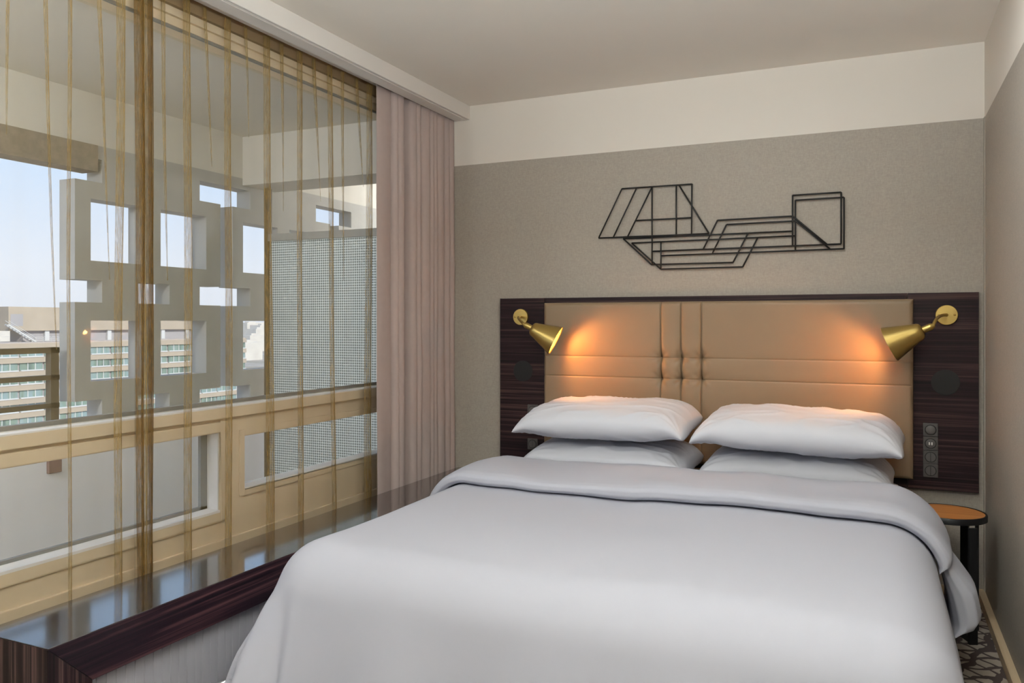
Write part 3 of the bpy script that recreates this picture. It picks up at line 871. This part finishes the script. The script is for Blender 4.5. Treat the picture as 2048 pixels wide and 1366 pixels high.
MB().box(XF - 15.5, XF - .4, Y0o + .3, Y1o - .3, ZR - .4, ZR + .15).build('roof', M['roofing'], ob)
ZPH0, ZPH1 = CAM_H - 1.9, CAM_H + 3.6
yp0 = on_x(17, 620, XF - 9).y
ph = MB().box(XF - 15, XF - 9, yp0, Y1o - 1, ZPH0, ZPH1).build('penthouse', M['stone'], ob)
MB().box(XF - 14.5, XF - 9.9, yp0 + 4, Y1o - 2, ZR, ZPH0).build('recess', M['stone_shade'], ob)
yy = yp0 + 9
while yy < Y1o - 4:
    MB().box(XF - 9.8, XF - 9.3, yy, yy + 1.1, ZR, ZPH0).build('pillar', M['steel'], ob); yy += 8.5
da = on_x(21, 628, XF - 9); db = on_x(46, 652, XF - 9)
MB().box(XF - 9.02, XF - 8.97, da.y, db.y, db.z, da.z).build('door', M['stone_shade'], ph)
stt = MB()
ya, yb = yp0 - 1.0, yp0 + 5.5
for s in (0, 1.1):
    stt.bar((XF - 8.6 + s, ya, ZPH0 + 1.4), (XF - 8.6 + s, yb, ZR + .1), .25, .3)
    stt.bar((XF - 8.6 + s, ya, ZPH0 + 2.3), (XF - 8.6 + s, yb, ZR + 1.0), .08, .08)
for q in range(10):
    f = q / 9; stt.box(XF - 8.6, XF - 7.5, ya + (yb - ya) * f - .2, ya + (yb - ya) * f + .2, ZPH0 + 1.4 + (ZR + .1 - ZPH0 - 1.4) * f - .05, ZPH0 + 1.4 + (ZR + .1 - ZPH0 - 1.4) * f + .05)
stt.build('stair', M['steel'], ob)
rg = MB()
for q in range(3): rg.box(XF - 8.0, XF - 7.9, yb, yb + 8, ZR + .35 + q * .4, ZR + .45 + q * .4)
for q in range(5): rg.box(XF - 8.0, XF - 7.9, yb + q * 2, yb + q * 2 + .12, ZR, ZR + 1.25)
rg.build('railing', M['steel'], ob)

struct(MB().box(-5200, -20, -800, 5200, -46, -45).build('ground', M['ground']))
random.seed(3)
gq = 'hazy low city blocks far behind the office block'
for k, (u, X, hgt, wd) in enumerate(((5, -900, 30, 40), (12, -1500, 50, 60), (508, -700, 22, 30), (516, -900, 26, 36), (526, -1100, 34, 40), (512, -1600, 46, 70), (535, -1300, 40, 50))):
    p = on_x(u, 645, X)
    o = MB().box(X - wd * .6, X, p.y - wd / 2, p.y + wd / 2, -45, -45 + hgt).box(X - wd * .4, X - wd * .2, p.y - wd / 5, p.y + wd / 5, -45 + hgt, -42 + hgt).build('distant_building', M['city'])
    tag(o, 'pale hazy low building far away near the horizon', 'building', gq)

# ------------------------------------------------------------------ light
wd_ = bpy.data.worlds.new('sky'); S.world = wd_; wd_.use_nodes = True
nt = wd_.node_tree; bg = nt.nodes['Background']
tc = N(nt, 'ShaderNodeTexCoord'); sp = N(nt, 'ShaderNodeSeparateXYZ'); nt.links.new(tc.outputs['Generated'], sp.inputs[0])
rp = ramp(nt, [(.0, (.62, .63, .68)), (.47, (.66, .68, .76)), (.53, (.72, .76, .86)), (.62, (.48, .66, .92)), (1.0, (.20, .38, .75))], sp.outputs[2])
mr = N(nt, 'ShaderNodeMapRange'); nt.links.new(sp.outputs[2], mr.inputs[0]); mr.inputs[1].default_value = -1; mr.inputs[2].default_value = 1
nt.links.new(mr.outputs[0], rp.inputs[0])
nt.links.new(rp.outputs[0], bg.inputs[0]); bg.inputs[1].default_value = 1.4

def light(kind, name, loc, energy, col, rot=None, **kw):
    d = bpy.data.lights.new(name, kind); d.energy = energy; d.color = col
    for k, v in kw.items(): setattr(d, k, v)
    o = bpy.data.objects.new(name, d); COL.objects.link(o); o.location = loc
    if rot is not None: o.rotation_euler = rot
    return o
sun = light('SUN', 'sun', (0, 0, 30), 5.0, (1, .93, .82), angle=math.radians(.6))
sun.rotation_euler = Vector((-.80, .25, -.62)).to_track_quat('-Z', 'Y').to_euler()
# fill light in the added opening behind the camera
light('AREA', 'rear_fill_light', (-1.2, YN - .02, 1.4), 5, (.92, .98, 1.0), rot=(PI / 2, 0, 0), shape='RECTANGLE', size=2.0, size_y=1.6)
# unseen lamp added to brighten the ceiling and bed
fl = thing('fill_floor_lamp', (.12, .45, 0), 'tall upward lamp added out of view to brighten the room', 'lamp')
MB().lathe((.12, .45, 0), (0, 0, 1), [(0, 0), (0, .14), (.02, .14), (.025, .02), (.025, 0)], 48).build('base', M['black'], fl)
MB().tube([(.12, .45, .02), (.12, .45, 1.62)], .012, 16).build('pole', M['black'], fl)
MB().lathe((.12, .45, 1.60), (0, 0, 1), [(0, 0), (.01, .06), (.05, .16), (.10, .21), (.10, .205), (.055, .15), (.02, 0)], 48).build('bowl', M['black'], fl)
light('AREA', 'uplight_fill', (.12, .45, 1.69), 192, (.90, .98, 1.0), rot=(PI, 0, 0), shape='DISK', size=.36)

# unseen ceiling spots added to light the top of the bed
for k, x in enumerate((-.70, -.40, -.10)):
    t = thing('fill_spotlight', (x, 2.86, HC), 'small unseen ceiling spotlight added to light the bed', 'lamp', 'row of added ceiling fill spotlights')
    MB().lathe((x, 2.86, HC), (0, 0, -1), [(0, .045), (0, .06), (.006, .06), (.008, .048), (.002, .045)], 40).build('rim', M['pelmet'], t)
    light('AREA', 'ceiling_spot_fill', (x, 2.86, HC - .004), 3.6, (.90, .97, 1.0), shape='DISK', size=.09)
# unseen standing lamps added to brighten the balcony walls and soffit
for k, (y, e) in enumerate(((.25, 100), (6.6, 115))):
    t = thing('balcony_fill_lamp', (-2.9, y, -.03), 'tall steel lamp added out of view to brighten the balcony', 'lamp', 'added balcony fill lamps')
    MB().lathe((-2.9, y, -.03), (0, 0, 1), [(0, 0), (0, .12), (.02, .12), (.03, .02), (2.1, .02), (2.1, .05), (2.12, .05), (2.12, 0)], 32).build('pole', M['steel'], t)
    light('POINT', 'balcony_fill_light', (-2.9, y, 2.24), e, (.97, .98, 1.0), shadow_soft_size=.09)

S.view_settings.view_transform = 'Standard'
S.view_settings.look = 'None'
S.view_settings.gamma = 1.0
S.view_settings.use_curve_mapping = False
S.view_settings.exposure = 0.0
S.cycles.use_denoising = True
S.cycles.transparent_max_bounces = 40
S.cycles.max_bounces = 10
S.cycles.diffuse_bounces = 6
